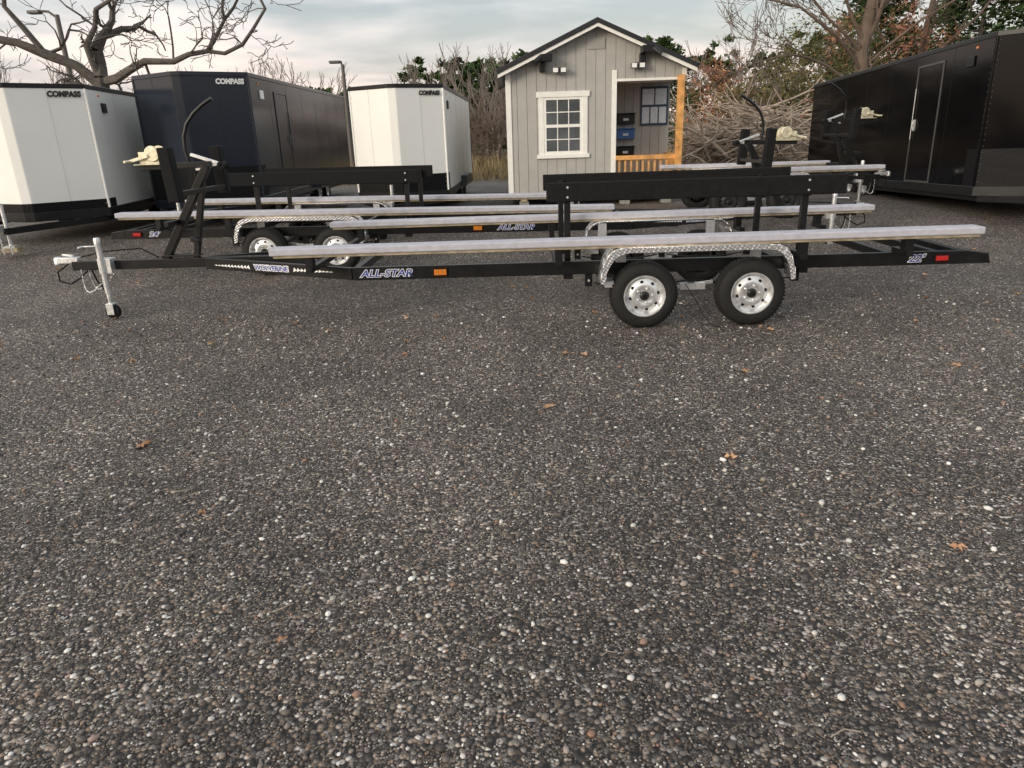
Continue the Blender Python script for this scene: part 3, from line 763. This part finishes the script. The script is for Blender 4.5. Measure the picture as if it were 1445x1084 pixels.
for i in range(16):
    x=random.uniform(-2.5,1.0); y=random.uniform(30,36)
    grow(segs,Vector((x,y,.3)),Vector((random.gauss(0,.2),0,1)),.04,random.uniform(.9,1.4),4,.5,.2,.08,.010,.76)
m=M(); segmesh(m,segs); mk('thicket',m,TWIG)
def blob(m,x,y,h,r,nc,lf,z0=1.0):
    for c in range(nc):
        a=random.random()*6.28; u=random.random()**.5; zz=z0+(h-z0)*random.random(); rr=r*math.sqrt(max(.05,1-((zz-h*.5)/(h*.52))**2))*u
        px,py=x+rr*math.cos(a),y+rr*math.sin(a)
        for k in range(40):
            p=Vector((px+random.gauss(0,.33),py+random.gauss(0,.33),zz+random.gauss(0,.26))); s=Vector([random.gauss(0,lf) for _ in range(3)]); d=Vector([random.gauss(0,lf) for _ in range(3)])
            m.add([p,p+s,p+d],[(0,1,2)])
random.seed(8); m=M()
for (x,y,h,r,nc) in ((9.9,36,4.6,1.2,50),(11.3,37,3.9,1.2,35),(18.6,35,7.6,1.8,55),(13.6,31,5.6,1.3,18)): blob(m,x,y,h,r,nc,.075)
mk('autumn_shrubs',m,REDF)
random.seed(9); m=M()
for (x,y,h,r) in ((13.8,34,6.4,2.0),(12.2,33,5.2,1.7),(15.8,35,6.2,2.2),(10.4,33,3.4,1.4),(12.8,32,3.6,1.8)): blob(m,x,y,h,r,95,.065,.5)
mk('scrub_foliage',m,OLIVE)
random.seed(17); segs=[]
for i in range(340):
    x=random.gauss(8.4,1.9); y=random.gauss(25,1.0); top=2.1*math.exp(-((x-8.6)/2.6)**2)
    z=.3+random.random()*top
    a=random.choice((0,math.pi))+random.gauss(0,.7); d=Vector((math.cos(a),math.sin(a)*.6,random.gauss(.06,.28))).normalized()
    grow(segs,Vector((x,y,z)),d,random.uniform(.012,.06),random.uniform(.7,1.6),1,.45,.12,.0,.009,.7)
m=M(); segmesh(m,segs); mk('brush_pile',m,PILE)
random.seed(5); m=M()
for i in range(14000):
    y=random.uniform(26,40); x=random.uniform(-.62,.55)*y
    h=random.uniform(.3,.95); a=random.random()*6.28
    dx,dy=.03*math.cos(a),.03*math.sin(a); lx,ly=random.gauss(0,.15),random.gauss(0,.15)
    m.add([(x-dx,y-dy,.3),(x+dx,y+dy,.3),(x+lx,y+ly,.3+h)],[(0,1,2)])
mk('dry_grass',m,GRASS)

# ------------------------------------------------------------------ street lamps
def lamp(x,y,h,dirx,r=.07,arm=1.0):
    E=empty('street_lamp',(x,y,.3))
    m=M(); m.tube([(0,0,0),(0,0,h)],[r*1.3,r*.8],12); m.tube([(0,0,h-.1),(dirx*arm*.5,0,h+.1),(dirx*arm,0,h+.12)],.04,8); mk('pole',m,LAMPP,E,True)
    mk('head',M().box(min(dirx*arm,dirx*(arm+.4)),max(dirx*arm,dirx*(arm+.4)),-.13,.13,h+.04,h+.14),LAMPH,E,bevel=.03)
lamp(-6.15,30,4.3,-1,.08,.1)
lamp(-14.5,26,5.7,-1,.09,.5)

# ------------------------------------------------------------------ world, sun, camera
az=math.atan2(-.75,-.66); el=R(16)
tos=Vector((math.sin(az)*math.cos(el),math.cos(az)*math.cos(el),math.sin(el)))
w=bpy.data.worlds.new('World'); sc.world=w; w.use_nodes=True; nt=w.node_tree; nt.nodes.clear(); L=nt.links.new
out=N(nt,'ShaderNodeOutputWorld'); sky=N(nt,'ShaderNodeTexSky'); sky.sky_type='NISHITA'; sky.sun_disc=False; sky.sun_elevation=el; sky.sun_rotation=az; sky.air_density=1.4; sky.dust_density=2
b1=N(nt,'ShaderNodeBackground'); b1.inputs['Strength'].default_value=.15; L(sky.outputs[0],b1.inputs['Color'])
tc=N(nt,'ShaderNodeTexCoord'); mp=N(nt,'ShaderNodeMapping'); mp.inputs['Scale'].default_value=(1.3,1.3,7); mp.inputs['Location'].default_value=(.3,.1,.2)
L(tc.outputs['Generated'],mp.inputs['Vector'])
n1=N(nt,'ShaderNodeTexNoise'); n1.inputs['Scale'].default_value=2.6; n1.inputs['Detail'].default_value=5; n1.inputs['Distortion'].default_value=.3; L(mp.outputs[0],n1.inputs['Vector'])
rc=ramp(nt,[(.36,(.56,.64,.73)),(.49,(.80,.86,.90)),(.60,(1.08,1.07,1.03))]); L(n1.outputs['Fac'],rc.inputs['Fac'])
sp=N(nt,'ShaderNodeSeparateXYZ'); L(tc.outputs['Generated'],sp.inputs[0])
rh=ramp(nt,[(0,(1.12,.90,.80)),(.09,(1.08,.93,.87)),(.22,(1,1,1))]); L(sp.outputs['Z'],rh.inputs['Fac'])
mu=N(nt,'ShaderNodeMix',data_type='RGBA',blend_type='MULTIPLY'); mu.inputs['Factor'].default_value=1; L(rc.outputs[0],mu.inputs['A']); L(rh.outputs[0],mu.inputs['B'])
dp=N(nt,'ShaderNodeVectorMath',operation='DOT_PRODUCT'); L(tc.outputs['Generated'],dp.inputs[0]); dp.inputs[1].default_value=tos
rg=ramp(nt,[(.5,(0,0,0)),(1,(.90,.66,.42))]); L(dp.outputs['Value'],rg.inputs['Fac'])
ad=N(nt,'ShaderNodeMix',data_type='RGBA',blend_type='ADD'); ad.inputs['Factor'].default_value=1; L(mu.outputs['Result'],ad.inputs['A']); L(rg.outputs[0],ad.inputs['B'])
b2=N(nt,'ShaderNodeBackground'); b2.inputs['Strength'].default_value=1.0; L(ad.outputs['Result'],b2.inputs['Color'])
rf=ramp(nt,[(.38,(.65,)*3),(.55,(.95,)*3)]); L(n1.outputs['Fac'],rf.inputs['Fac'])
ms=N(nt,'ShaderNodeMixShader'); L(rf.outputs[0],ms.inputs[0]); L(b1.outputs[0],ms.inputs[1]); L(b2.outputs[0],ms.inputs[2]); L(ms.outputs[0],out.inputs[0])
sd=bpy.data.lights.new('sun','SUN'); sd.energy=2.0; sd.angle=R(18); sd.color=(1,.90,.76)
so=bpy.data.objects.new('sun',sd); sc.collection.objects.link(so)
so.rotation_euler=(-tos).to_track_quat('-Z','Y').to_euler()
cd=bpy.data.cameras.new('camera'); cd.sensor_width=36; cd.lens=996.3/1445*36; cd.clip_end=2000; cd.clip_start=.05
co=bpy.data.objects.new('camera',cd); sc.collection.objects.link(co)
co.matrix_world=Matrix.Translation((0,0,1.775))@Matrix.Rotation(math.pi/2-.3376,4,'X')@Matrix.Rotation(-.0339,4,'Z')
sc.camera=co
sc.view_settings.view_transform='Standard'; sc.view_settings.look='None'; sc.view_settings.exposure=0
